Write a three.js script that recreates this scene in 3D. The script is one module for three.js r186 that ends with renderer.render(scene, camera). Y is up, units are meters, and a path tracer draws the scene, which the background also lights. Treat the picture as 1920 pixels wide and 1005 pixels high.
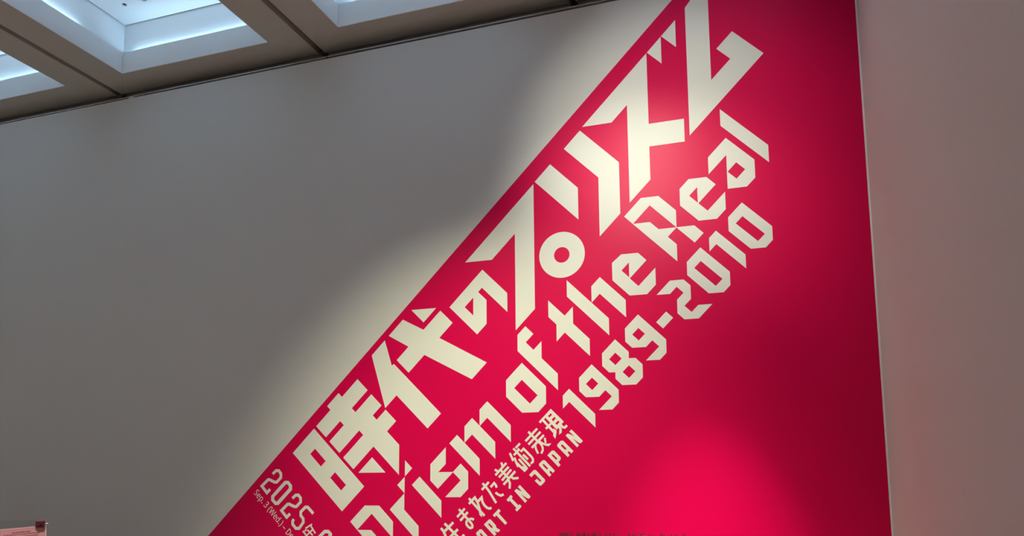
import * as THREE from 'three';
import { mergeGeometries } from 'three/addons/utils/BufferGeometryUtils.js';
import { RoundedBoxGeometry } from 'three/addons/geometries/RoundedBoxGeometry.js';
import { RectAreaLightUniformsLib } from 'three/addons/lights/RectAreaLightUniformsLib.js';
import { FontLoader } from 'three/addons/loaders/FontLoader.js';
import { createNoise2D } from 'simplex-noise';

// ---------------------------------------------------------------- camera, lights, exposure
RectAreaLightUniformsLib.init();
const scene = new THREE.Scene();
scene.background = new THREE.Color(0x000000);          // a closed room: no sky comes in
const FOCAL = 1442.81, CENTRE_Y = 703.07;              // pixels of a 1920 x 1005 picture that was cut from a taller one
const camera = new THREE.PerspectiveCamera(2 * Math.atan(CENTRE_Y / FOCAL) * 180 / Math.PI, 1920 / (2 * CENTRE_Y), 0.05, 60);
camera.setViewOffset(1920, 2 * CENTRE_Y, 0, 0, 1920, 1005);
camera.position.set(0, 1.6, 5);
camera.rotation.set(0.124558, 0.320196, -0.008885, 'YXZ');
scene.add(camera);

const renderer = new THREE.WebGLRenderer({ antialias: true });
renderer.toneMapping = THREE.LinearToneMapping;
renderer.toneMappingExposure = 1.0;
renderer.shadowMap.enabled = true;

const COVE = { color: new THREE.Color().setRGB(0.46, 0.76, 1.0), radiance: 23, glow: 3 };
const SPOTS = [   // track spotlights on the graphic: lens position, aim, candela, half angle, colour
  { at: [-0.837, 4.62, 1.685], aim: [-0.7, 2.7, 0], cd: 8.4, half: 0.66, rgb: [1, 1, 0.8], label: 'white cylinder spotlight washing the middle of the title' },
  { at: [-0.437, 4.623, 1.528], aim: [-0.356, -0.146, 0], cd: 76, half: 0.223, rgb: [1, 0.98, 0.78], label: 'white cylinder spotlight with a narrow beam on the foot of the red field' },
  { at: [-1.835, 4.8, 2.877], aim: [-1.83, 0.55, 0], cd: 46.5, half: 0.559, rgb: [1, 0.995, 0.69], label: 'white cylinder spotlight aimed at the English line of the title' },
  { at: [-1.173, 4.405, 2.748], aim: [-0.537, 3.718, 0], cd: 13, half: 0.456, rgb: [1, 1, 0.82], label: 'white cylinder spotlight on the longest stem, aimed at the top of the title' },
  { at: [-3.2, 4.75, 3.0], aim: [-2.6, 0.7, 0], cd: 9, half: 0.3, rgb: [1, 0.99, 0.69], label: 'white cylinder spotlight farthest to the left, aimed at the lower left end of the title' },
  { at: [-1.5, 4.7, 4.7], aim: [-2.45, 0.4, 3.1], cd: 50, half: 0.45, rgb: [1, 0.95, 0.87], label: 'white cylinder spotlight nearest the viewer, aimed at the notice stand' },
];
const FLOOR_SPOTS = { cd: 52, half: 0.55, rgb: [1, 0.95, 0.87], at: [[-4.8, 5.2], [-4.8, 7.2], [-7.6, 5.9], [-7.6, 3.8], [-10.4, 5.2]] };

// ---------------------------------------------------------------- helpers
const taken = {};
function numbered(n) { taken[n] = (taken[n] ?? -1) + 1; return taken[n] ? `${n}_${String(taken[n]).padStart(3, '0')}` : n; }
function add(o, name, parent) {
  o.name = parent ? name : numbered(name); o.castShadow = o.receiveShadow = true; (parent ?? scene).add(o); return o;
}
function mesh(name, geometry, material, parent) { return add(new THREE.Mesh(geometry, material), name, parent); }
function group(name, parent, x = 0, y = 0, z = 0) { const g = add(new THREE.Group(), name, parent); g.position.set(x, y, z); return g; }
function thing(o, label, category, set) { o.userData.label = label; o.userData.category = category; if (set) o.userData.group = set; return o; }
function structure(o, label, category) { o.userData.kind = 'structure'; o.userData.label = label; o.userData.category = category; return o; }
function box(x0, x1, y0, y1, z0, z1) {                 // uv in metres on every face
  const g = new THREE.BoxGeometry(x1 - x0, y1 - y0, z1 - z0).translate((x0 + x1) / 2, (y0 + y1) / 2, (z0 + z1) / 2);
  const p = g.attributes.position, n = g.attributes.normal, uv = g.attributes.uv;
  for (let i = 0; i < p.count; i++) {
    const ax = Math.abs(n.getX(i)), ay = Math.abs(n.getY(i));
    uv.setXY(i, ax > 0.5 ? p.getZ(i) : p.getX(i), ay > 0.5 ? p.getZ(i) : p.getY(i));
  }
  return g;
}
let seed = 11;
const random = () => { seed = (seed * 1664525 + 1013904223) >>> 0; return seed / 4294967296; };
const noise = createNoise2D(random);
function reliefTexture(size, metres, height) {          // faint roller mottle of wall paint, tiled
  const d = new Uint8Array(size * size * 4);
  for (let y = 0; y < size; y++) for (let x = 0; x < size; x++) {
    const a = x / size * Math.PI * 2, b = y / size * Math.PI * 2;
    const v = height(Math.cos(a), Math.sin(a), Math.cos(b), Math.sin(b), x, y), i = (y * size + x) * 4;
    d[i] = d[i + 1] = d[i + 2] = Math.max(0, Math.min(255, 249 + v * 6)); d[i + 3] = 255;
  }
  const t = new THREE.DataTexture(d, size, size); t.wrapS = t.wrapT = THREE.RepeatWrapping; t.magFilter = THREE.LinearFilter;
  t.repeat.set(1 / metres, 1 / metres); t.needsUpdate = true; return t;
}
const grain = reliefTexture(256, 0.6, (ca, sa, cb, sb) => 0.6 * noise(ca * 9 + cb * 11, sa * 9 + sb * 11) + 0.4 * noise(ca * 21 - sb * 19 + 7, sa * 21 + cb * 19));
const linear = (r, g, b) => new THREE.Color().setRGB(r, g, b);
const M = {
  paint: new THREE.MeshStandardMaterial({ color: linear(0.745, 0.73, 0.71), roughness: 0.85, map: grain }),
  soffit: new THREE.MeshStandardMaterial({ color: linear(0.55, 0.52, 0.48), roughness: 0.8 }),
  cove: new THREE.MeshStandardMaterial({ color: linear(0.84, 0.85, 0.87), roughness: 0.9 }),
  dark: new THREE.MeshStandardMaterial({ color: linear(0.03, 0.028, 0.026), roughness: 0.9 }),
  slab: new THREE.MeshStandardMaterial({ color: linear(0.3, 0.29, 0.275), roughness: 0.95 }),
  rail: new THREE.MeshStandardMaterial({ color: linear(0.5, 0.5, 0.5), roughness: 0.45, metalness: 0.6 }),
  bead: new THREE.MeshStandardMaterial({ color: linear(0.88, 0.86, 0.84), roughness: 0.5 }),
  floor: new THREE.MeshStandardMaterial({ color: linear(0.5, 0.465, 0.43), roughness: 0.45 }),
  red: new THREE.MeshPhysicalMaterial({ color: linear(0.72, 0.0, 0.08), roughness: 0.38, specularIntensity: 0.3 }),
  white: new THREE.MeshPhysicalMaterial({ color: linear(0.82, 0.81, 0.77), roughness: 0.6, specularIntensity: 0.5 }),
  black: new THREE.MeshStandardMaterial({ color: linear(0.02, 0.012, 0.014), roughness: 0.6 }),
  strip: new THREE.MeshStandardMaterial({ color: linear(0.8, 0.8, 0.8), emissive: COVE.color, emissiveIntensity: COVE.glow }),
  fitting: new THREE.MeshStandardMaterial({ color: linear(0.75, 0.75, 0.74), roughness: 0.4 }),
  lens: new THREE.MeshStandardMaterial({ color: linear(0.9, 0.9, 0.85), emissive: linear(1, 0.94, 0.76), emissiveIntensity: 3 }),
};

// ---------------------------------------------------------------- the room
const SIDE_X = 0.66, LEFT_X = -14.2, BACK_Z = 8.4, REAR_Z = -1.6, CEIL = 4.99, TOP = 4.862, ROOF = 5.62;
structure(mesh('floor', box(LEFT_X - 0.2, SIDE_X + 0.2, -0.1, 0, REAR_Z - 0.2, BACK_Z + 0.2), M.floor), 'pale wooden gallery floor in front of the graphic wall', 'floor');

// the partition that carries the graphic: tall panels with hairline joints, a rail on top, open to the ceiling void above
const back = structure(group('wall_back'), 'tall off-white gallery wall carrying the red exhibition graphic', 'wall');
{
  const joints = [LEFT_X, -12.96, -11.01, -9.05, -7.1, -5.14, -3.183, -0.4875, SIDE_X];
  for (let i = 0; i + 1 < joints.length; i++) mesh('wall_panel', box(joints[i] + (i ? 0.0001 : 0), joints[i + 1] - 0.0001, 0, TOP, -0.1, 0), M.paint, back);
  mesh('wall_core', box(LEFT_X, SIDE_X, 0, TOP + 0.004, -0.14, -0.1), M.paint, back);
  // the top rail stops at the first joint in view and goes on after it
  for (const [a, b, y] of [[LEFT_X, -5.165, 0], [-5.115, -3.19, 0.004], [-3.18, SIDE_X, 0.006]]) {
    mesh('top_rail', box(a, b, TOP + 0.009 + y, TOP + 0.019 + y, -0.08, 0.0), M.rail, back);
    mesh('rail_web', box(a, b, TOP + 0.0, TOP + 0.009 + y, -0.08, -0.05), M.rail, back);
  }
  mesh('joint_filler', box(-5.163, -5.117, TOP, TOP + 0.016, -0.08, 0.002), M.paint, back);
}
structure(mesh('wall_right', box(SIDE_X, SIDE_X + 0.15, 0, ROOF, REAR_Z, BACK_Z), M.paint), 'plain off-white side wall meeting the red wall at the right', 'wall');
structure(mesh('wall_left', box(LEFT_X - 0.15, LEFT_X, 0, ROOF, REAR_Z, BACK_Z), M.paint), 'plain off-white wall at the far left end of the room', 'wall');
structure(mesh('wall_front', box(LEFT_X, SIDE_X, 0, ROOF, BACK_Z, BACK_Z + 0.15), M.paint), 'plain off-white wall behind the viewer', 'wall');
structure(mesh('wall_rear', box(LEFT_X, SIDE_X, 0, ROOF, REAR_Z - 0.15, REAR_Z), M.slab), 'dark wall of the void behind the partition', 'wall');

function plateRound() {                                 // quarter-round bead standing in the corner
  const s = new THREE.Shape([[0, 0], [0, -0.01], [-0.004, -0.0092], [-0.007, -0.007], [-0.0092, -0.004], [-0.01, 0]].map(([x, y]) => new THREE.Vector2(x, y)));
  return new THREE.ExtrudeGeometry(s, { depth: TOP - 0.01, bevelEnabled: false }).rotateX(-Math.PI / 2).translate(SIDE_X, 0.002, 0);
}
// coffered ceiling: square modules with a mitred frame, a lip that hides a light strip, a bright recess and a flat inner panel
const ceiling = structure(group('ceiling'), 'coffered ceiling of square recessed modules lit from hidden coves', 'ceiling');
const MOD = 2.0385, PITCH = 2.0925, X0 = -5.3645, ZF = -0.118;
// one side of a square ring: profile points [inward distance, height] between two mitred corners
function ringSide(x0, x1, z0, z1, side, profile, gap = 0) {
  const corner = (d, k) => [[x0 + d, z0 + d], [x1 - d, z0 + d], [x1 - d, z1 - d], [x0 + d, z1 - d]][k % 4];
  const ends = [side, side + 1].map((k) => profile.map(([d, y]) => { const c = corner(d, k); return [c[0], y, c[1]]; }));
  const along = new THREE.Vector3(...ends[1][0]).sub(new THREE.Vector3(...ends[0][0])).normalize().multiplyScalar(gap);
  ends[0].forEach((p) => { p[0] += along.x; p[2] += along.z; }); ends[1].forEach((p) => { p[0] -= along.x; p[2] -= along.z; });
  const flat = profile.map(([d, y]) => new THREE.Vector2(d, y)), tri = THREE.ShapeUtils.triangulateShape(flat, []);
  const pos = [], put = (...v) => v.forEach((p) => pos.push(...p)), n = profile.length;
  const ccw = !THREE.ShapeUtils.isClockWise(flat);
  for (let i = 0; i < n; i++) {
    const j = (i + 1) % n, a = ends[0][i], b = ends[0][j], c = ends[1][j], d = ends[1][i];
    if (ccw) put(a, c, b, a, d, c); else put(a, b, c, a, c, d);
  }
  for (const [a, b, c] of tri) { const e = ends[0], f = ends[1]; if (ccw) { put(e[a], e[b], e[c]); put(f[a], f[c], f[b]); } else { put(e[a], e[c], e[b]); put(f[a], f[b], f[c]); } }
  const g = new THREE.BufferGeometry();
  g.setAttribute('position', new THREE.Float32BufferAttribute(pos, 3));
  g.computeVertexNormals();
  return g;
}
const LIP = CEIL + 0.187, IN = CEIL + 0.472, WIDE = 0.287, SLOT = 0.034;
function coffer(x0, x1, z0, z1, lit) {
  const c = group('coffer', ceiling);
  const frame = [[0, CEIL], [WIDE, CEIL], [WIDE, LIP], [WIDE - 0.016, LIP], [WIDE - 0.016, CEIL + 0.02], [0.02, CEIL + 0.02], [0.02, CEIL + 0.2], [0, CEIL + 0.2]];
  const inner = WIDE - 0.016 - SLOT;
  const cove = [[inner - 0.015, LIP - 0.034], [WIDE - 0.016, LIP - 0.034], [WIDE - 0.016, LIP - 0.026], [inner, LIP - 0.026], [inner, IN + 0.07], [inner - 0.015, IN + 0.07]];
  for (let s = 0; s < 4; s++) {
    mesh('frame_panel', ringSide(x0, x1, z0, z1, s, frame, 0.0012), M.soffit, c);
    mesh('lip_panel', ringSide(x0, x1, z0, z1, s, [[WIDE, CEIL + 0.001], [WIDE + 0.004, CEIL + 0.001], [WIDE + 0.004, LIP + 0.001], [WIDE, LIP + 0.001]], 0.0008), M.cove, c);
    mesh('cove_panel', ringSide(x0, x1, z0, z1, s, cove, 0), M.cove, c);
  }
  // inner panel, a dark shadow gap all round it, with pairs of small round downlight holes
  const g = inner + 0.011, shape = new THREE.Shape([[x0 + g, z0 + g], [x1 - g, z0 + g], [x1 - g, z1 - g], [x0 + g, z1 - g]].map(([x, z]) => new THREE.Vector2(x, -z)));
  const holes = [[x0 + inner + 0.237, z0 + inner + 0.245], [x0 + inner + 0.439, z0 + inner + 0.245], [x1 - inner - 0.439, z1 - inner - 0.245], [x1 - inner - 0.237, z1 - inner - 0.245]];
  for (const [x, z] of holes) shape.holes.push(new THREE.Path().absarc(x, -z, 0.02, 0, Math.PI * 2));
  mesh('inner_panel', new THREE.ExtrudeGeometry(shape, { depth: 0.012, bevelEnabled: false, curveSegments: 20 }).rotateX(-Math.PI / 2).translate(0, IN, 0), M.cove, c);
  for (const [x, z] of holes) mesh('downlight_tube', new THREE.LatheGeometry([[0.0, 0.06], [0.021, 0.06], [0.021, 0.006], [0.023, 0.006], [0.023, 0.063], [0, 0.063]].map(([r, y]) => new THREE.Vector2(r, y)), 20).translate(x, IN, z), M.dark, c);
  mesh('backing_panel', box(x0 + inner - 0.015, x1 - inner + 0.015, IN + 0.07, IN + 0.08, z0 + inner - 0.015, z1 - inner + 0.015), M.slab, c);
  if (!lit) return;
  const mid = inner + SLOT / 2, w = 0.018, y = LIP - 0.004, cx = (x0 + x1) / 2, cz = (z0 + z1) / 2, lx = x1 - x0 - 2 * (inner + 0.12), lz = z1 - z0 - 2 * (inner + 0.46);
  for (const [px, pz, len, turn] of [[cx, z0 + mid, lx, 0], [cx, z1 - mid, lx, 0], [x0 + mid, cz, lz, 1], [x1 - mid, cz, lz, 1]]) {
    const sx = turn ? w : len, sz = turn ? len : w;
    mesh('light_strip', new THREE.BoxGeometry(sx, 0.018, sz).translate(px, y - 0.011, pz), M.strip, c);
    const l = new THREE.RectAreaLight(COVE.color, COVE.radiance, sx, sz);
    l.position.set(px, y, pz); l.rotation.x = Math.PI / 2; l.castShadow = true; c.add(l);
  }
}
for (let k = -4; k <= 2; k++) for (let r = 0; r <= 3; r++) {
  const x0 = X0 + k * PITCH, z0 = ZF + r * PITCH;
  coffer(Math.max(x0, LEFT_X), Math.min(x0 + MOD, SIDE_X - 0.005), z0, z0 + MOD, r < 2 && k >= -3);
}
for (let k = -4; k <= 2; k++) {                         // the next row, over the void behind the partition: plain undersides
  const x0 = Math.max(X0 + k * PITCH, LEFT_X), x1 = Math.min(X0 + k * PITCH + MOD, SIDE_X - 0.005);
  mesh('void_panel', box(x0, x1, CEIL, CEIL + 0.2, REAR_Z, ZF - 0.048), M.soffit, ceiling);
}
mesh('roof_slab', box(LEFT_X - 0.15, SIDE_X + 0.15, ROOF, ROOF + 0.15, REAR_Z - 0.15, BACK_Z + 0.15), M.slab, ceiling);
// strips that close the slots between the modules from above
for (let k = -4; k <= 2; k++) { const x = X0 + k * PITCH; if (x > LEFT_X + 0.1) mesh('slot_back', box(x - PITCH + MOD - 0.02, x + 0.02, CEIL + 0.2, CEIL + 0.21, REAR_Z, BACK_Z), M.slab, ceiling); }
for (let r = 0; r <= 4; r++) mesh('slot_back', box(LEFT_X, SIDE_X, CEIL + 0.212, CEIL + 0.222, ZF + r * PITCH - PITCH + MOD - 0.02, ZF + r * PITCH + 0.02), M.slab, ceiling);
// the white bead along the inside corner where the red field ends
structure(mesh('trim_1', plateRound(), M.bead), 'thin white bead along the corner between red wall and side wall', 'trim');

// ---------------------------------------------------------------- the wall graphic: red vinyl with white lettering
const graphic = thing(group('exhibition_graphic', null, 0, 0, 0.0004), 'huge crimson wall graphic with a diagonal left edge and white Japanese and English exhibition title', 'wall graphic');
const VINYL = 0.001, diagonalX = (y) => y - 1.6 - 3.6675, SEAM = -0.4875, EDGE = SIDE_X - 0.0101;
function plate(outline, z0, z1, holes = []) {
  const s = new THREE.Shape(outline.map(([x, y]) => new THREE.Vector2(x, y)));
  for (const h of holes) s.holes.push(new THREE.Path(h.map(([x, y]) => new THREE.Vector2(x, y))));
  return new THREE.ExtrudeGeometry(s, { depth: z1 - z0, bevelEnabled: false, curveSegments: 64 }).translate(0, 0, z0);
}
{
  const top = TOP - 0.002, cut = SEAM - 0.00005;
  mesh('vinyl_sheet', plate([[diagonalX(0.01), 0.01], [cut, 0.01], [cut, SEAM + 1.6 + 3.6675 < top ? SEAM + 5.2675 : top], [cut, diagonalX(top) < cut ? top : cut + 5.2675]].filter((p, i, a) => !i || p[0] !== a[i - 1][0] || p[1] !== a[i - 1][1]), 0, VINYL), M.red, graphic);
  mesh('vinyl_sheet', plate([[SEAM + 0.00005, 0.01], [EDGE, 0.01], [EDGE, top], [diagonalX(top), top], [SEAM + 0.00005, SEAM + 5.2675]], 0, VINYL), M.red, graphic);
}
const points = (flat) => { const o = []; for (let i = 0; i < flat.length; i += 2) o.push([flat[i], flat[i + 1]]); return o; };
function strokeOutline(pts, width) {                    // a polyline made into a band with mitred corners
  const p = pts.map(([x, y]) => new THREE.Vector2(x, y)), left = [], right = [], h = width / 2;
  for (let i = 0; i < p.length; i++) {
    const a = i ? p[i].clone().sub(p[i - 1]).normalize() : null, b = i + 1 < p.length ? p[i + 1].clone().sub(p[i]).normalize() : null;
    const n0 = new THREE.Vector2(-(a ?? b).y, (a ?? b).x), n1 = new THREE.Vector2(-(b ?? a).y, (b ?? a).x), m = n0.clone().add(n1).normalize();
    m.multiplyScalar(h / Math.max(0.42, m.dot(n0)));
    left.push([p[i].x + m.x, p[i].y + m.y]); right.push([p[i].x - m.x, p[i].y - m.y]);
  }
  return left.concat(right.reverse());
}
function character(name, parent, polygons, strokes = [], move = [0, 0], material = M.white) {
  const parts = [], shift = (q) => q.map(([x, y]) => [x + move[0], y + move[1]]);
  let lift = 0;
  const next = () => VINYL + 0.0006 + 0.00006 * lift++;  // crossing strokes never share one plane
  for (const [outline, ...holes] of polygons) parts.push(plate(shift(points(outline)), VINYL, next(), holes.map((h) => shift(points(h)))));
  for (const [width, line] of strokes) parts.push(plate(shift(strokeOutline(points(line), width)), VINYL, next()));
  return mesh(name, parts.length > 1 ? mergeGeometries(parts) : parts[0], material, parent);
}
const GLYPHS = [   // line, glyph, [outline, holes...] and [width, centre line] in metres on the wall
  ['title', 'mu', [[[-0.4002, 4.7077, -0.2977, 4.838, -0.2468, 4.838, -0.2468, 4.7337, -0.2474, 4.1627, -0.1203, 4.2899, -0.2059, 4.3756, -0.1016, 4.4799, 0.0886, 4.2896, -0.4002, 3.8008]]], []],
  ['title', 'zu', [[[-0.6681, 4.4325, -0.6681, 3.9235, -0.434, 3.9235, -0.434, 3.7638, -0.6682, 3.7638, -0.6682, 3.5316, -0.8112, 3.3887, -0.8112, 4.082, -0.9201, 3.9731, -1.1275, 3.9731]], [[-0.4677, 4.6336, -0.4677, 4.438, -0.5655, 4.5358]], [[-0.5675, 4.533, -0.5675, 4.3381, -0.6649, 4.4356]]], []],
  ['title', 'ri', [[[-1.3628, 3.7347, -1.1666, 3.5385, -1.1666, 3.3116, -1.4762, 3.6212]], [[-1.1444, 3.9494, -0.8769, 3.6819, -0.8769, 3.3208, -1.0215, 3.1762, -1.0215, 3.5931, -1.2611, 3.8327]]], []],
  ['title', 'fu', [[[-1.486, 3.6069, -1.486, 2.7113, -1.6271, 2.5701, -1.6271, 3.262, -1.8003, 3.0888, -2.004, 3.0888]]], []],
  ['title', 'no', [[[-1.8726, 3.024, -1.6875, 2.8389, -1.6875, 2.7042, -1.8765, 2.8932, -1.9052, 2.8645, -1.8423, 2.8017, -1.8423, 2.6309, -1.9137, 2.5595, -2.1254, 2.7712], [-1.9424, 2.8277, -1.9424, 2.6974, -2.0075, 2.7626]]], []],
  ['title', 'dai', [[[-2.4268, 2.7735, -2.2295, 2.7735, -2.3282, 2.6748]], [[-2.4939, 2.7068, -2.328, 2.6204, -2.1964, 2.7519, -2.1005, 2.6561, -2.2034, 2.5533, -1.8418, 2.3561, -1.9545, 2.2433, -2.3204, 2.4367, -2.4438, 2.3133, -2.5405, 2.41, -2.4467, 2.5039, -2.6069, 2.5938]], [[-2.639, 2.5626, -2.5801, 2.3729, -2.5624, 2.3836, -2.189, 2.0102, -2.2924, 1.9068, -2.5389, 2.1533, -2.629, 2.0632, -2.7453, 2.4563]]], []],
  ['title', 'toki', [[[-3.2208, 1.9303, -2.7913, 1.5008, -2.9704, 1.3216, -3.3999, 1.7511], [-3.2084, 1.7806, -3.1151, 1.6874, -3.1548, 1.6477, -3.248, 1.741], [-3.034, 1.605, -2.941, 1.512, -2.9809, 1.4721, -3.0739, 1.5651]], [[-2.8608, 2.286, -2.7753, 2.2005, -2.9033, 2.0724, -2.8723, 2.0414, -2.7444, 2.1692, -2.6592, 2.084, -2.7299, 2.0133, -2.6974, 1.9808, -2.626, 2.0522, -2.5405, 1.9667, -2.6128, 1.8944, -2.514, 1.7956, -2.514, 1.5812, -2.7202, 1.7875, -2.8825, 1.6252, -2.9681, 1.7107, -2.8059, 1.8729, -2.8394, 1.9064, -3.0007, 1.7451, -3.0864, 1.8308, -2.9685, 1.9487, -2.9998, 1.98, -3.1174, 1.8624, -3.2021, 1.9472, -3.0836, 2.0657, -3.1124, 2.0945, -3.0184, 2.1884, -2.9884, 2.1584]], [[-2.7307, 1.7092, -2.6208, 1.5993, -2.8406, 1.5993]]], []],
  ['english', 'r', [[[-2.4668, 1.6849, -2.4101, 1.6281, -2.4668, 1.5713]], [[-2.4684, 1.5682, -2.4684, 1.452, -2.5265, 1.5101]], [[-2.4699, 1.4517, -2.4699, 1.3369, -2.3574, 1.2244, -2.3574, 1.1117, -2.5837, 1.3379]]], []],
  ['english', 'i', [[[-2.3529, 1.5693, -2.1844, 1.4007, -2.1844, 1.2832, -2.4117, 1.5105]]], []],
  ['english', 's', [[[-2.1518, 1.7719, -2.1518, 1.6557, -2.2084, 1.5991, -2.0956, 1.5991, -2.2115, 1.4833, -2.269, 1.5408, -2.269, 1.6546]], [[-2.0396, 1.6568, -1.9836, 1.6008, -1.9836, 1.4826, -2.0405, 1.4257, -2.1551, 1.4257, -2.0399, 1.5409, -2.0977, 1.5987]]], []],
  ['english', 'm', [[[-2.0666, 1.8565, -1.8982, 1.6882, -1.8982, 1.5718, -2.1247, 1.7984]], [[-1.9533, 1.9714, -1.7833, 1.8014, -1.7833, 1.686, -1.9537, 1.8565, -2.0104, 1.7998, -2.0104, 1.9142]], [[-1.8404, 2.0846, -1.67, 1.9141, -1.67, 1.7986, -1.8408, 1.9695, -1.8976, 1.9126, -1.8976, 2.0273]]], []],
  ['english', 'o', [[[-1.5857, 2.3399, -1.416, 2.1701, -1.416, 2.053, -1.4723, 1.9966, -1.5876, 1.9966, -1.7013, 2.1103, -1.7013, 2.2243], [-1.5867, 2.2228, -1.4754, 2.1115, -1.5307, 2.0562, -1.6419, 2.1675]]], []],
  ['english', 'f', [[[-1.557, 2.594, -1.4997, 2.5367, -1.5557, 2.4808, -1.5003, 2.4254, -1.4433, 2.4824, -1.4433, 2.365, -1.3311, 2.2528, -1.3311, 2.1393, -1.6152, 2.4234, -1.6152, 2.5358]]], []],
  ['english', 't', [[[-1.3911, 2.7627, -1.2763, 2.648, -1.2181, 2.7063, -1.2181, 2.589, -1.1063, 2.4772, -1.1063, 2.3608, -1.2771, 2.5316, -1.3351, 2.4736, -1.3351, 2.5908, -1.3911, 2.6468]]], []],
  ['english', 'h', [[[-1.2579, 2.8932, -0.9725, 2.6078, -0.9725, 2.4926, -1.2579, 2.7781]], [[-1.0279, 2.8951, -0.8569, 2.7241, -0.8569, 2.6063, -1.0306, 2.78, -1.0874, 2.7231, -1.0874, 2.8356]]], []],
  ['english', 'e', [[[-0.8789, 3.0369, -0.7665, 3.0369, -0.7112, 2.9816, -0.8256, 2.8673, -0.769, 2.8107, -0.6549, 2.9249, -0.6549, 2.8102, -0.7137, 2.7513, -0.829, 2.7513, -0.9423, 2.8646, -0.9423, 2.9839], [-0.8286, 2.977, -0.8286, 2.8751, -0.8795, 2.926]]], []],
  ['english', 'R', [[[-0.8519, 3.2958, -0.7362, 3.4115, -0.6197, 3.4115, -0.508, 3.2998, -0.508, 3.1832, -0.6787, 3.354, -0.7945, 3.2383]], [[-0.7953, 3.2388, -0.6803, 3.2388, -0.6251, 3.1837, -0.5075, 3.1837, -0.5662, 3.1249, -0.5103, 3.069, -0.5103, 2.9539]], [[-0.5105, 3.1842, -0.3938, 3.1842, -0.3364, 3.1268, -0.3948, 3.0684]]], []],
  ['english', 'e2', [[[-0.4796, 3.4414, -0.4197, 3.5014, -0.3049, 3.5014, -0.2476, 3.4441, -0.362, 3.3297, -0.3051, 3.2728, -0.1911, 3.3868, -0.1911, 3.2701, -0.2488, 3.2124, -0.3642, 3.2124, -0.4796, 3.3279], [-0.3656, 3.4408, -0.3656, 3.3338, -0.4191, 3.3873]]], []],
  ['english', 'a', [[[-0.1721, 3.7497, -0.0005, 3.5781, -0.0005, 3.4578, -0.054, 3.4042, -0.1738, 3.4042, -0.1738, 3.6329, -0.2895, 3.5171, -0.2895, 3.6323], [-0.1138, 3.5748, -0.0597, 3.5208, -0.1157, 3.4648, -0.1697, 3.5188]]], []],
  ['english', 'l', [[[-0.2015, 3.9522, 0.0878, 3.6629, 0.0878, 3.5477, -0.2015, 3.837]]], []],
  ['years', '1', [[[-1.2547, 2.1465, -1.0799, 1.9717, -1.0799, 1.8822, -1.2555, 2.0579, -1.2992, 2.0142, -1.2992, 2.102]]], []],
  ['years', '9', [[[-1.0971, 2.3043, -0.9198, 2.127, -0.9198, 2.0419, -0.9641, 1.9976, -1.0532, 1.9976, -0.9658, 2.085, -1.0078, 2.127, -1.05, 2.0849, -1.1406, 2.0849, -1.1844, 2.1287, -1.1844, 2.2169], [-1.0965, 2.2152, -1.0544, 2.1732, -1.0963, 2.1312, -1.1384, 2.1733]]], []],
  ['years', '8', [[[-0.9353, 2.463, -0.8466, 2.3743, -0.8466, 2.3318, -0.8031, 2.3318, -0.7582, 2.2869, -0.7582, 2.2004, -0.8027, 2.1559, -0.8947, 2.1559, -0.9383, 2.1995, -0.9383, 2.2436, -0.9799, 2.2436, -1.025, 2.2887, -1.025, 2.3733], [-0.9357, 2.3737, -0.8943, 2.3323, -0.9365, 2.2902, -0.9778, 2.3316], [-0.8477, 2.2847, -0.8062, 2.2433, -0.8484, 2.2011, -0.8899, 2.2425]]], []],
  ['years', '9b', [[[-0.7785, 2.6199, -0.6004, 2.4418, -0.6004, 2.3541, -0.644, 2.3106, -0.7343, 2.3106, -0.6466, 2.3982, -0.6899, 2.4416, -0.7318, 2.3997, -0.8232, 2.3997, -0.8672, 2.4437, -0.8672, 2.5313], [-0.7782, 2.5293, -0.7362, 2.4873, -0.778, 2.4455, -0.82, 2.4875]]], []],
  ['years', 'dash', [[[-0.5945, 2.6256, -0.5504, 2.5815, -0.617, 2.5148, -0.6611, 2.559]]], []],
  ['years', '2', [[[-0.652, 2.7408, -0.5636, 2.8291, -0.4752, 2.8291, -0.4327, 2.7867, -0.4327, 2.697, -0.4753, 2.6543, -0.4316, 2.6107, -0.3885, 2.6538, -0.2994, 2.6538, -0.3877, 2.5655, -0.4786, 2.5655, -0.5215, 2.6085, -0.5215, 2.6983, -0.4782, 2.7415, -0.5211, 2.7844, -0.5648, 2.7408]]], []],
  ['years', '0', [[[-0.3613, 3.0325, -0.1837, 2.8548, -0.1837, 2.7667, -0.2264, 2.7239, -0.3189, 2.7239, -0.4507, 2.8558, -0.4507, 2.9431], [-0.3616, 2.9424, -0.2312, 2.8119, -0.2741, 2.769, -0.4045, 2.8995]]], []],
  ['years', '1b', [[[-0.2592, 3.1336, -0.0829, 2.9573, -0.0829, 2.8671, -0.2598, 3.044, -0.3038, 2.9999, -0.3038, 3.0889]]], []],
  ['years', '0b', [[[-0.0908, 3.3021, 0.0861, 3.1252, 0.0861, 3.0359, 0.0417, 2.9915, -0.0488, 2.9915, -0.1795, 3.1222, -0.1795, 3.2135], [-0.0909, 3.2112, 0.0399, 3.0804, -0.0033, 3.0372, -0.1341, 3.168]]], []],
  ['slogan', 'J', [[[-1.5426, 1.575, -1.5103, 1.6076, -1.4952, 1.6074, -1.4316, 1.543, -1.4318, 1.53, -1.4581, 1.504, -1.4704, 1.504, -1.503, 1.5355, -1.4877, 1.5485, -1.466, 1.5275, -1.4568, 1.5366, -1.5029, 1.5826, -1.5261, 1.56]]], []],
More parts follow.
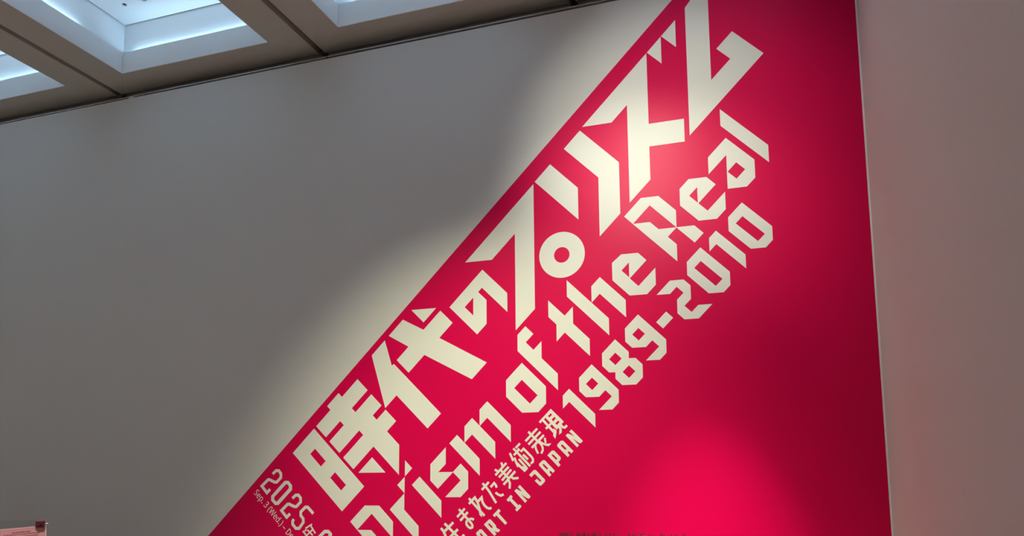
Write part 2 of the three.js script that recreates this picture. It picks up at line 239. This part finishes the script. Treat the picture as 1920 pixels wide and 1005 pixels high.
  ['slogan', 'A', [[[-1.4713, 1.6374, -1.4712, 1.6492, -1.4461, 1.672, -1.431, 1.6718, -1.3621, 1.6011, -1.3751, 1.5863, -1.393, 1.6026, -1.4014, 1.5923, -1.3867, 1.5752, -1.3999, 1.5615], [-1.4388, 1.6488, -1.4086, 1.6179, -1.4175, 1.6088, -1.4479, 1.641]]], []],
  ['slogan', 'P', [[[-1.4122, 1.7048, -1.3809, 1.7357, -1.3659, 1.7355, -1.321, 1.6904, -1.3213, 1.6761, -1.3367, 1.658, -1.3227, 1.6397, -1.3365, 1.6255], [-1.3744, 1.7121, -1.3431, 1.6821, -1.3525, 1.6734, -1.3841, 1.7044]]], []],
  ['slogan', 'A2', [[[-1.3426, 1.7631, -1.3424, 1.775, -1.3182, 1.8004, -1.3013, 1.8, -1.2331, 1.7299, -1.2465, 1.7148, -1.2637, 1.7304, -1.2727, 1.7201, -1.2588, 1.7038, -1.272, 1.6902], [-1.3094, 1.7767, -1.2795, 1.7476, -1.2894, 1.7381, -1.3188, 1.7671]]], []],
  ['slogan', 'N', [[[-1.2838, 1.8332, -1.2713, 1.8469, -1.2637, 1.8461, -1.2229, 1.8259, -1.2582, 1.8593, -1.2439, 1.8738, -1.1668, 1.7952, -1.1807, 1.7813, -1.1918, 1.7824, -1.2368, 1.815, -1.1936, 1.7677, -1.2076, 1.7541]]], []],
  ['slogan', 'I', [[[-1.7044, 1.4087, -1.6732, 1.4416, -1.6607, 1.4298, -1.6678, 1.418, -1.6208, 1.3723, -1.611, 1.3789, -1.5973, 1.3652, -1.6304, 1.3305, -1.6434, 1.3435, -1.6335, 1.354, -1.682, 1.403, -1.6913, 1.3948]]], []],
  ['slogan', 'N2', [[[-1.6478, 1.4679, -1.6351, 1.4811, -1.6281, 1.4792, -1.5907, 1.4622, -1.6224, 1.4942, -1.6083, 1.5081, -1.5329, 1.4314, -1.5441, 1.4165, -1.5551, 1.4183, -1.602, 1.4462, -1.5589, 1.4034, -1.5721, 1.3888]]], []],
  ['slogan', 'T', [[[-1.8042, 1.3057, -1.7606, 1.3479, -1.7474, 1.3346, -1.7608, 1.318, -1.7012, 1.2554, -1.7145, 1.2415, -1.7792, 1.3049, -1.7904, 1.2919]]], []],
  ['slogan', 'R', [[[-1.8689, 1.2421, -1.8326, 1.2759, -1.8196, 1.276, -1.7811, 1.2366, -1.7792, 1.222, -1.7518, 1.2065, -1.7642, 1.1918, -1.7842, 1.1941, -1.7971, 1.2024, -1.7786, 1.1796, -1.793, 1.1661], [-1.8307, 1.2519, -1.8041, 1.227, -1.8128, 1.2162, -1.8386, 1.2433]]], []],
  ['year', '0', [[[-3.4652, 1.5441, -3.4307, 1.5439, -3.3984, 1.5108, -3.3974, 1.4774, -3.5128, 1.3658, -3.5443, 1.364, -3.5784, 1.3985, -3.5796, 1.4321], [-3.4518, 1.5185, -3.4393, 1.5184, -3.4263, 1.504, -3.4258, 1.4881, -3.5263, 1.3912, -3.537, 1.3912, -3.5521, 1.4055, -3.5527, 1.4231]]], []],
  ['slogan_ja', 'sei', [], [[0.0179, [-2.1875, 1.2127, -2.168, 1.1934, -2.1544, 1.1652, -2.1439, 1.1289]], [0.0179, [-2.16, 1.2451, -2.0327, 1.131]], [0.0179, [-2.1679, 1.1839, -2.0943, 1.2535]], [0.0179, [-2.1275, 1.144, -2.0605, 1.2072]], [0.0179, [-2.0889, 1.0963, -2.0121, 1.1703]]]],
  ['slogan_ja', 'ma', [], [[0.0162, [-2.0658, 1.2896, -2.0089, 1.3488]], [0.0162, [-2.0427, 1.2655, -1.9866, 1.3241]], [0.0162, [-2.0527, 1.3439, -1.9855, 1.2742]], [0.0162, [-1.9767, 1.2784, -1.9855, 1.2737, -1.9973, 1.2579, -1.9964, 1.2404, -1.9821, 1.2237, -1.9665, 1.2164, -1.9539, 1.2219, -1.9527, 1.2348, -1.9635, 1.253, -1.9773, 1.2649]], [0.0162, [-1.9826, 1.2716, -1.9664, 1.2785, -1.9561, 1.2794, -1.9415, 1.2736]]]],
  ['slogan_ja', 're', [[[-1.902, 1.3261, -1.8816, 1.3156, -1.8832, 1.2901, -1.9006, 1.3073]]], [[0.0168, [-1.9787, 1.418, -1.8643, 1.3004]], [0.0168, [-1.9779, 1.3801, -1.9346, 1.4236, -1.9134, 1.3893, -1.899, 1.3423, -1.8913, 1.3074]], [0.0168, [-1.9119, 1.3961, -1.885, 1.4237, -1.8793, 1.3962, -1.8654, 1.3721, -1.8452, 1.3547, -1.8279, 1.3487, -1.8134, 1.3549]]]],
  ['slogan_ja', 'ta', [], [[0.016, [-1.883, 1.4753, -1.8316, 1.5287]], [0.016, [-1.8779, 1.5206, -1.853, 1.4955, -1.8303, 1.4667, -1.7789, 1.3868]], [0.016, [-1.8187, 1.4938, -1.7934, 1.5211, -1.7801, 1.5065, -1.7754, 1.4905]], [0.016, [-1.7835, 1.4574, -1.7649, 1.4442, -1.7451, 1.4368, -1.7247, 1.445]]]],
  ['slogan_ja', 'bi', [], [[0.0157, [-1.7878, 1.6128, -1.755, 1.5947]], [0.0157, [-1.7406, 1.6604, -1.7286, 1.6289]], [0.0157, [-1.7836, 1.5741, -1.7039, 1.6568]], [0.0157, [-1.758, 1.5598, -1.6875, 1.6306]], [0.0157, [-1.7359, 1.5384, -1.6689, 1.6122]], [0.0157, [-1.7251, 1.5103, -1.6404, 1.6]], [0.0157, [-1.752, 1.6161, -1.6833, 1.5495]], [0.0157, [-1.6943, 1.5532, -1.6791, 1.5195, -1.6816, 1.4833]], [0.0157, [-1.6803, 1.5687, -1.6529, 1.5514, -1.6172, 1.5554]]]],
  ['slogan_ja', 'jutsu', [[[-1.6198, 1.6341, -1.5728, 1.5941, -1.5489, 1.6175, -1.5654, 1.6322]]], [[0.0149, [-1.6786, 1.7238, -1.6628, 1.6916, -1.6554, 1.6698]], [0.0149, [-1.6459, 1.6927, -1.6336, 1.6594, -1.6185, 1.6296]], [0.0149, [-1.6294, 1.6567, -1.5686, 1.5985]], [0.0149, [-1.6137, 1.6825, -1.5558, 1.6189]], [0.0149, [-1.6494, 1.7087, -1.6074, 1.7493]], [0.0149, [-1.6532, 1.7554, -1.534, 1.6332]], [0.0149, [-1.6047, 1.7878, -1.6354, 1.7577]], [0.0149, [-1.6006, 1.7311, -1.5794, 1.7514, -1.523, 1.695, -1.5135, 1.679, -1.5151, 1.6619, -1.5291, 1.6508]], [0.0149, [-1.5832, 1.7117, -1.5482, 1.679]], [0.0149, [-1.6214, 1.7522, -1.6103, 1.7413]]]],
  ['slogan_ja', 'hyou', [[[-1.4239, 1.7816, -1.3841, 1.7835, -1.4022, 1.7646, -1.4268, 1.7693]]], [[0.0157, [-1.5443, 1.8657, -1.4721, 1.7925]], [0.0157, [-1.5656, 1.8016, -1.4815, 1.8853]], [0.0157, [-1.5447, 1.7795, -1.4586, 1.8627]], [0.0157, [-1.521, 1.7559, -1.4354, 1.8406]], [0.0138, [-1.497, 1.7764, -1.4919, 1.7473, -1.4771, 1.7167]], [0.0138, [-1.4815, 1.8012, -1.4569, 1.7809, -1.4448, 1.7583, -1.4437, 1.7385, -1.455, 1.7171]], [0.0138, [-1.4731, 1.8024, -1.4404, 1.7819, -1.413, 1.7735]], [0.0138, [-1.4293, 1.8213, -1.4232, 1.7869]]]],
  ['slogan_ja', 'gen', [[[-1.3844, 2.0163, -1.2945, 1.9273, -1.3447, 1.8749, -1.4327, 1.9675], [-1.3849, 1.9862, -1.3741, 1.9762, -1.3947, 1.9573, -1.4054, 1.9681], [-1.3588, 1.9613, -1.3497, 1.9508, -1.3671, 1.9309, -1.3799, 1.9439], [-1.3335, 1.9359, -1.3238, 1.9252, -1.3427, 1.9063, -1.3549, 1.9171]], [[-1.3678, 1.8845, -1.3464, 1.8705, -1.3467, 1.8526, -1.355, 1.814, -1.3702, 1.8322]], [[-1.3279, 1.864, -1.3094, 1.8651, -1.3127, 1.8547, -1.329, 1.8396]]], [[0.0157, [-1.464, 1.9252, -1.4274, 1.9622]], [0.0157, [-1.4418, 1.9436, -1.3636, 1.8574]], [0.0157, [-1.4201, 1.8819, -1.3853, 1.9158]], [0.0157, [-1.3274, 1.8969, -1.3179, 1.8742, -1.3201, 1.8519]], [0.0157, [-1.3164, 1.9055, -1.3028, 1.8896, -1.2881, 1.8875, -1.2731, 1.902]]]],
  ['year', '2', [], [[0.0222, [-3.572, 1.5967, -3.5424, 1.6207, -3.5195, 1.6205, -3.4998, 1.5988, -3.4988, 1.5683, -3.5343, 1.5348, -3.5534, 1.5348, -3.5998, 1.5538, -3.6113, 1.5539, -3.6659, 1.5057, -3.618, 1.4551, -3.5909, 1.4819]]]],
  ['year', '2b', [], [[0.0222, [-3.3936, 1.4144, -3.3645, 1.4383, -3.3421, 1.4383, -3.3224, 1.4172, -3.3215, 1.3873, -3.357, 1.3539, -3.3755, 1.3538, -3.4209, 1.3721, -3.4321, 1.372, -3.4856, 1.3241, -3.439, 1.2749, -3.4099, 1.3004]]]],
  ['year', '5', [], [[0.0222, [-3.2101, 1.3037, -3.2596, 1.3503, -3.2792, 1.3502, -3.3175, 1.3153, -3.3167, 1.2881, -3.2952, 1.2648, -3.2944, 1.2387, -3.3288, 1.195, -3.3558, 1.1946, -3.3852, 1.2235, -3.3859, 1.2481, -3.3752, 1.2613]]]],
  ['year', 'nen', [], [[0.0115, [-3.2749, 1.1952, -3.2189, 1.227]], [0.0115, [-3.2308, 1.2169, -3.1894, 1.1607]], [0.0115, [-3.2581, 1.1855, -3.2107, 1.1455]], [0.0115, [-3.2963, 1.1759, -3.2465, 1.1266]], [0.0115, [-3.2119, 1.189, -3.2829, 1.1259]], [0.0115, [-3.2654, 1.1882, -3.281, 1.1745]]]],
  ['year', '9', [], [[0.0246, [-3.0732, 1.1353, -3.0614, 1.155, -3.0614, 1.1564, -3.0823, 1.1756, -3.1116, 1.1752, -3.1515, 1.1381, -3.1509, 1.1144, -3.1308, 1.098, -3.1049, 1.1013, -3.0732, 1.1326]], [0.0246, [-3.0614, 1.1564, -3.0616, 1.1244, -3.1394, 1.0505]]]],
];
const LINES = {
  title: ['title_line', 'largest white line, slanting up to the right', 'character'], english: ['english_line', 'white angular English line below the Japanese title', 'letter'],
  years: ['years_line', 'white line of two years', 'digit'], slogan_ja: ['japanese_subtitle', 'small white Japanese line', 'character'],
  slogan: ['english_subtitle', 'small white line of spaced capitals', 'letter'], year: ['date_line', 'thin white date running down to the right', 'character'],
};
const lineGroups = {};
for (const [key, [name, label]] of Object.entries(LINES)) { lineGroups[key] = group(name, graphic); lineGroups[key].userData.label = label; }
for (const [key, , polygons, strokes] of GLYPHS) character(LINES[key][2], lineGroups[key], polygons, strokes);
{
  const R = GLYPHS.find((q) => q[0] === 'english' && q[1] === 'R')[2], A = GLYPHS.find((q) => q[0] === 'slogan' && q[1] === 'A')[2];
  character('letter', lineGroups.english, [R[0], R[1]], [], [-2.049, -2.047]);   // the P repeats the bowl and stem of the R
  character('letter', lineGroups.slogan, A, [], [-0.4534, -0.4631]);
  const ring = new THREE.Shape().absarc(-1.2885, 3.0748, 0.1616, 0, Math.PI * 2); ring.holes.push(new THREE.Path().absarc(-1.289, 3.0743, 0.0549, 0, Math.PI * 2));
  mesh('character', new THREE.ExtrudeGeometry(ring, { depth: 0.0006, bevelEnabled: false, curveSegments: 72 }).translate(0, 0, VINYL), M.white, lineGroups.title);
}
// the thin second date line, lettered along the falling diagonal
const font = await new FontLoader().loadAsync('fonts/droid/droid_sans_regular.typeface.json');
function lettering(text, x, y, turn, capHeight, run, parent, material) {
  const size = capHeight / 0.73, shapes = font.generateShapes(text, size);
  const g = new THREE.ExtrudeGeometry(shapes, { depth: 0.0006, bevelEnabled: false, curveSegments: 5 });
  g.computeBoundingBox();
  const w = g.boundingBox.max.x - g.boundingBox.min.x;
  g.translate(-g.boundingBox.min.x, 0, VINYL).scale(run ? run / w : 1, 1, 1).rotateZ(turn).translate(x, y, 0);
  return mesh('lettering', g, material, parent);
}
lettering('Sep. 3 (Wed.) – De', -3.737, 1.450, -Math.PI / 4, 0.036, 0.475, lineGroups.year, M.white);
// black opening-hours line at the bottom of the red field, only its top shows
{
  const hours = group('hours_line', graphic); hours.userData.label = 'tiny black Japanese line at the foot of the red field';
  const glyph = {   // strokes in a unit box
    kyu: [[.3, 1, .05, .55], [.2, .75, .2, 0], [.35, .72, 1, .72], [.66, 1, .66, 0], [.64, .7, .38, .2], [.68, .7, .98, .2]],
    kan: [[.25, 1, .02, .7], [.25, 1, .46, .76], [.1, .66, .4, .66, .4, .4, .1, .4], [.1, .66, .1, .05, .42, .1], [.52, .9, .52, .78], [.5, .9, .98, .9, .98, .78], [.74, 1, .74, .9], [.58, .7, .92, .7, .92, .42, .58, .42, .58, .7], [.58, .02, .58, .3, .92, .3, .92, .02, .58, .02]],
    hi: [[.18, 0, .18, .94, .82, .94, .82, 0], [.18, .5, .82, .5], [.18, .06, .82, .06]],
    mai: [[.28, 1, .08, .75], [.2, .85, .95, .85], [.25, .65, .18, .1, .8, .1, .86, .65, .25, .65], [.02, .4, .98, .4], [.54, .65, .5, .1]],
    shu: [[.1, .95, .22, .82], [.02, .6, .22, .6, .22, .15, .05, .05, .98, .02], [.38, .2, .38, .95, .95, .95, .95, .15], [.5, .76, .84, .76], [.66, .9, .66, .6], [.5, .58, .84, .58], [.54, .44, .8, .44, .8, .2, .54, .2, .54, .44]],
    ka: [[.5, 1, .5, .6, .08, .02], [.5, .6, .95, .02], [.15, .72, .26, .42], [.85, .76, .7, .46]],
    yo: [[.05, .1, .05, .9, .3, .9, .3, .1, .05, .1], [.05, .5, .3, .5], [.42, .95, .66, .95, .66, .72, .44, .72], [.74, .95, .98, .95, .98, .72, .76, .72], [.44, .6, .44, .02], [.44, .56, .98, .56], [.44, .38, .95, .38], [.44, .2, .95, .2], [.44, .02, 1, .02], [.7, .56, .7, .02]],
    kome: [[.1, .9, .9, .1], [.9, .9, .1, .1], [.5, .92, .5, .8], [.5, .2, .5, .08], [.08, .5, .2, .5], [.8, .5, .92, .5]],
    ta: [[.05, .75, .55, .75], [.3, 1, .22, .6, .05, .02], [.55, .52, .92, .52], [.55, .25, .6, .1, .95, .08]],
    da: [[.05, .75, .5, .75], [.28, 1, .2, .6, .05, .02], [.5, .5, .85, .5], [.5, .25, .55, .1, .9, .08], [.72, .98, .78, .82], [.88, .98, .94, .82]],
    shi: [[.25, 1, .25, .2, .4, .05, .7, .1, .9, .4]],
    nine: [[.7, .6, .3, .6, .3, .95, .7, .95, .7, .3, .4, 0]], two: [[.25, .8, .35, .95, .7, .95, .7, .6, .25, .04, .78, .04]], three: [[.25, .95, .7, .95, .45, .6, .72, .5, .7, .05, .25, .05]],
    gatsu: [[.1, 0, .24, .3, .24, .95, .84, .95, .84, .02], [.24, .66, .84, .66], [.24, .4, .84, .4]],
    open: [[.7, 1, .5, .75, .5, .25, .7, 0]], close: [[.3, 1, .5, .75, .5, .25, .3, 0]], dot: [[.46, .56, .56, .44]],
    shuku: [[.2, 1, .28, .85], [.04, .75, .4, .75, .05, .3], [.24, .5, .24, 0], [.5, .92, .5, .5, .92, .5, .92, .92, .5, .92], [.62, .5, .4, .02], [.76, .5, .78, .06, 1, .12]],
  };
  const run = [['kyu', 1047.5], ['kan', 1057], ['hi', 1066.5], ['mai', 1081.5], ['shu', 1091.5], ['ka', 1101.5], ['yo', 1111.5], ['hi', 1121.5], ['kome', 1135], ['ta', 1144], ['da', 1153], ['shi', 1162], ['nine', 1177.5], ['gatsu', 1186], ['two', 1194], ['three', 1199.5], ['hi', 1206], ['open', 1215], ['ka', 1222], ['dot', 1231], ['shuku', 1239], ['close', 1249], ['da', 1258], ['ta', 1268], ['hi', 1278]];
  const W = 0.031, H = 0.032, toWall = (px) => -1.3451 + (px - 1047) / 243 * 0.8384;
  for (const [name, px] of run) {
    const parts = glyph[name].map((s, i) => plate(strokeOutline(points(s).map(([x, y]) => [toWall(px) + x * W, 1.1665 + y * H]), 0.0034), VINYL, VINYL + 0.0005 + 0.00005 * i));
    mesh('character', mergeGeometries(parts), M.black, hours);
  }
}

// ---------------------------------------------------------------- notice stand in the lower left corner
{
  const at = [-2.7067, 1.4299, 2.6722], stand = thing(group('notice_stand', null, at[0], 0, at[2]), 'clear acrylic notice holder with a pink printed sheet and dark red corner clip', 'sign stand');
  stand.rotation.y = 0.8605;
  const top = at[1];
  const clear = new THREE.MeshPhysicalMaterial({ color: linear(0.97, 0.98, 0.98), roughness: 0.04, transmission: 1, thickness: 0, ior: 1.49 });
  const W = 0.18, H = 0.255;
  mesh('acrylic_sheet', new RoundedBoxGeometry(W, H, 0.004, 2, 0.0015).translate(-W / 2 + 0.012, top - H / 2, 0.004), clear, stand);
  mesh('acrylic_sheet', new RoundedBoxGeometry(W, H, 0.004, 2, 0.0015).translate(-W / 2 + 0.012, top - H / 2, -0.004), clear, stand);
  const cv = document.createElement('canvas'); cv.width = 420; cv.height = 594;
  const x = cv.getContext('2d');
  x.fillStyle = '#f6c3c6'; x.fillRect(0, 0, 420, 594);
  x.fillStyle = '#eea6aa'; x.fillRect(20, 16, 380, 562);
  x.strokeStyle = '#b8646b'; x.lineWidth = 3; x.strokeRect(20, 16, 380, 562);
  x.fillStyle = '#8a3c45';
  for (let r = 0, y = 42; y < 560; r++, y += 22) {
    let px = r === 0 ? 120 : 48; const end = r === 0 ? 280 : 330 + random() * 50;
    while (px < end) { const w = 8 + random() * 14; x.fillRect(px, y, Math.min(w, end - px), r === 0 ? 12 : 8); px += w + 3 + random() * 3; }
  }
  const print = new THREE.CanvasTexture(cv); print.colorSpace = THREE.SRGBColorSpace;
  const paper = mesh('printed_sheet', new THREE.BoxGeometry(0.158, 0.224, 0.0012), new THREE.MeshStandardMaterial({ map: print, roughness: 0.8 }), stand);
  paper.position.set(-0.158 / 2 + 0.014, top - 0.028 - 0.112, 0); paper.rotation.z = 0.062;
  const clip = mesh('corner_clip', new RoundedBoxGeometry(0.033, 0.031, 0.022, 4, 0.005).translate(-0.014, top - 0.018, 0), new THREE.MeshPhysicalMaterial({ color: linear(0.10, 0.012, 0.02), roughness: 0.3, clearcoat: 1, clearcoatRoughness: 0.05 }), stand);
  clip.userData.label = 'glossy dark red clip';
  const wedge = new THREE.Shape([[-0.009, -0.009], [0.009, -0.007], [0.004, 0.004]].map(([x, y]) => new THREE.Vector2(x, y)));
  mesh('clip_lever', new THREE.ExtrudeGeometry(wedge, { depth: 0.004, bevelThickness: 0.001, bevelSize: 0.001, bevelSegments: 2 }).translate(-0.014, top - 0.02, 0.0105), new THREE.MeshPhysicalMaterial({ color: linear(0.03, 0.008, 0.01), roughness: 0.15 }), clip);
  mesh('clip_pin', new THREE.CylinderGeometry(0.0013, 0.0013, 0.012, 12).rotateZ(Math.PI / 2 + 0.12).translate(0.007, top - 0.017, 0.004), new THREE.MeshStandardMaterial({ color: linear(0.85, 0.85, 0.86), metalness: 1, roughness: 0.5 }), clip);
  mesh('pole', new THREE.CylinderGeometry(0.011, 0.011, top - H + 0.06, 20).translate(-W / 2 + 0.012, (top - H + 0.06) / 2, -0.019), M.rail, stand);
  mesh('base_plate', new THREE.LatheGeometry([[0, 0], [0.15, 0], [0.152, 0.004], [0.146, 0.012], [0.02, 0.016], [0, 0.016]].map(([r, y]) => new THREE.Vector2(r, y)), 48).translate(-W / 2 + 0.012, 0, -0.019), M.rail, stand);
}

// ---------------------------------------------------------------- track spotlights above the picture
function spotlight({ at, aim, cd, half, rgb, label, set }) {
  const t = thing(group('track_spotlight', null, at[0], CEIL, at[2]), label, 'spotlight', set);
  const dir = new THREE.Vector3(aim[0] - at[0], aim[1] - at[1], aim[2] - at[2]).normalize();
  const turn = new THREE.Quaternion().setFromUnitVectors(new THREE.Vector3(0, -1, 0), dir);
  const head = new THREE.Vector3(0, at[1] - CEIL, 0);
  mesh('stem', new THREE.CylinderGeometry(0.012, 0.012, CEIL - at[1] - 0.04, 16).translate(0, (at[1] - CEIL) / 2 + 0.02, 0), M.fitting, t);
  mesh('ceiling_plate', new THREE.CylinderGeometry(0.05, 0.05, 0.02, 32).translate(0, -0.01, 0), M.fitting, t);
  const can = mesh('housing', new THREE.LatheGeometry([[0, 0.16], [0.045, 0.16], [0.052, 0.15], [0.055, -0.02], [0.052, -0.02], [0.05, 0.01], [0, 0.01]].map(([r, y]) => new THREE.Vector2(r, y)), 40), M.fitting, t);
  can.quaternion.copy(turn); can.position.copy(head);
  const lens = mesh('lens', new THREE.CylinderGeometry(0.048, 0.048, 0.004, 32).translate(0, 0.006, 0), M.lens, t);
  lens.quaternion.copy(turn); lens.position.copy(head);
  const l = new THREE.SpotLight(linear(...rgb), cd, 0, half, 1, 2);
  l.position.copy(head).addScaledVector(dir, 0.03); l.castShadow = true; l.shadow.radius = 2; t.add(l);
  l.target.name = 'spot_aim'; l.target.position.set(...aim); scene.add(l.target);
}
SPOTS.forEach(spotlight);
for (const [x, z] of FLOOR_SPOTS.at) spotlight({ ...FLOOR_SPOTS, at: [x, 4.7, z], aim: [x, 0, z], label: 'white cylinder spotlight pointing straight down at the floor', set: 'spotlights lighting the gallery floor' });

renderer.render(scene, camera);
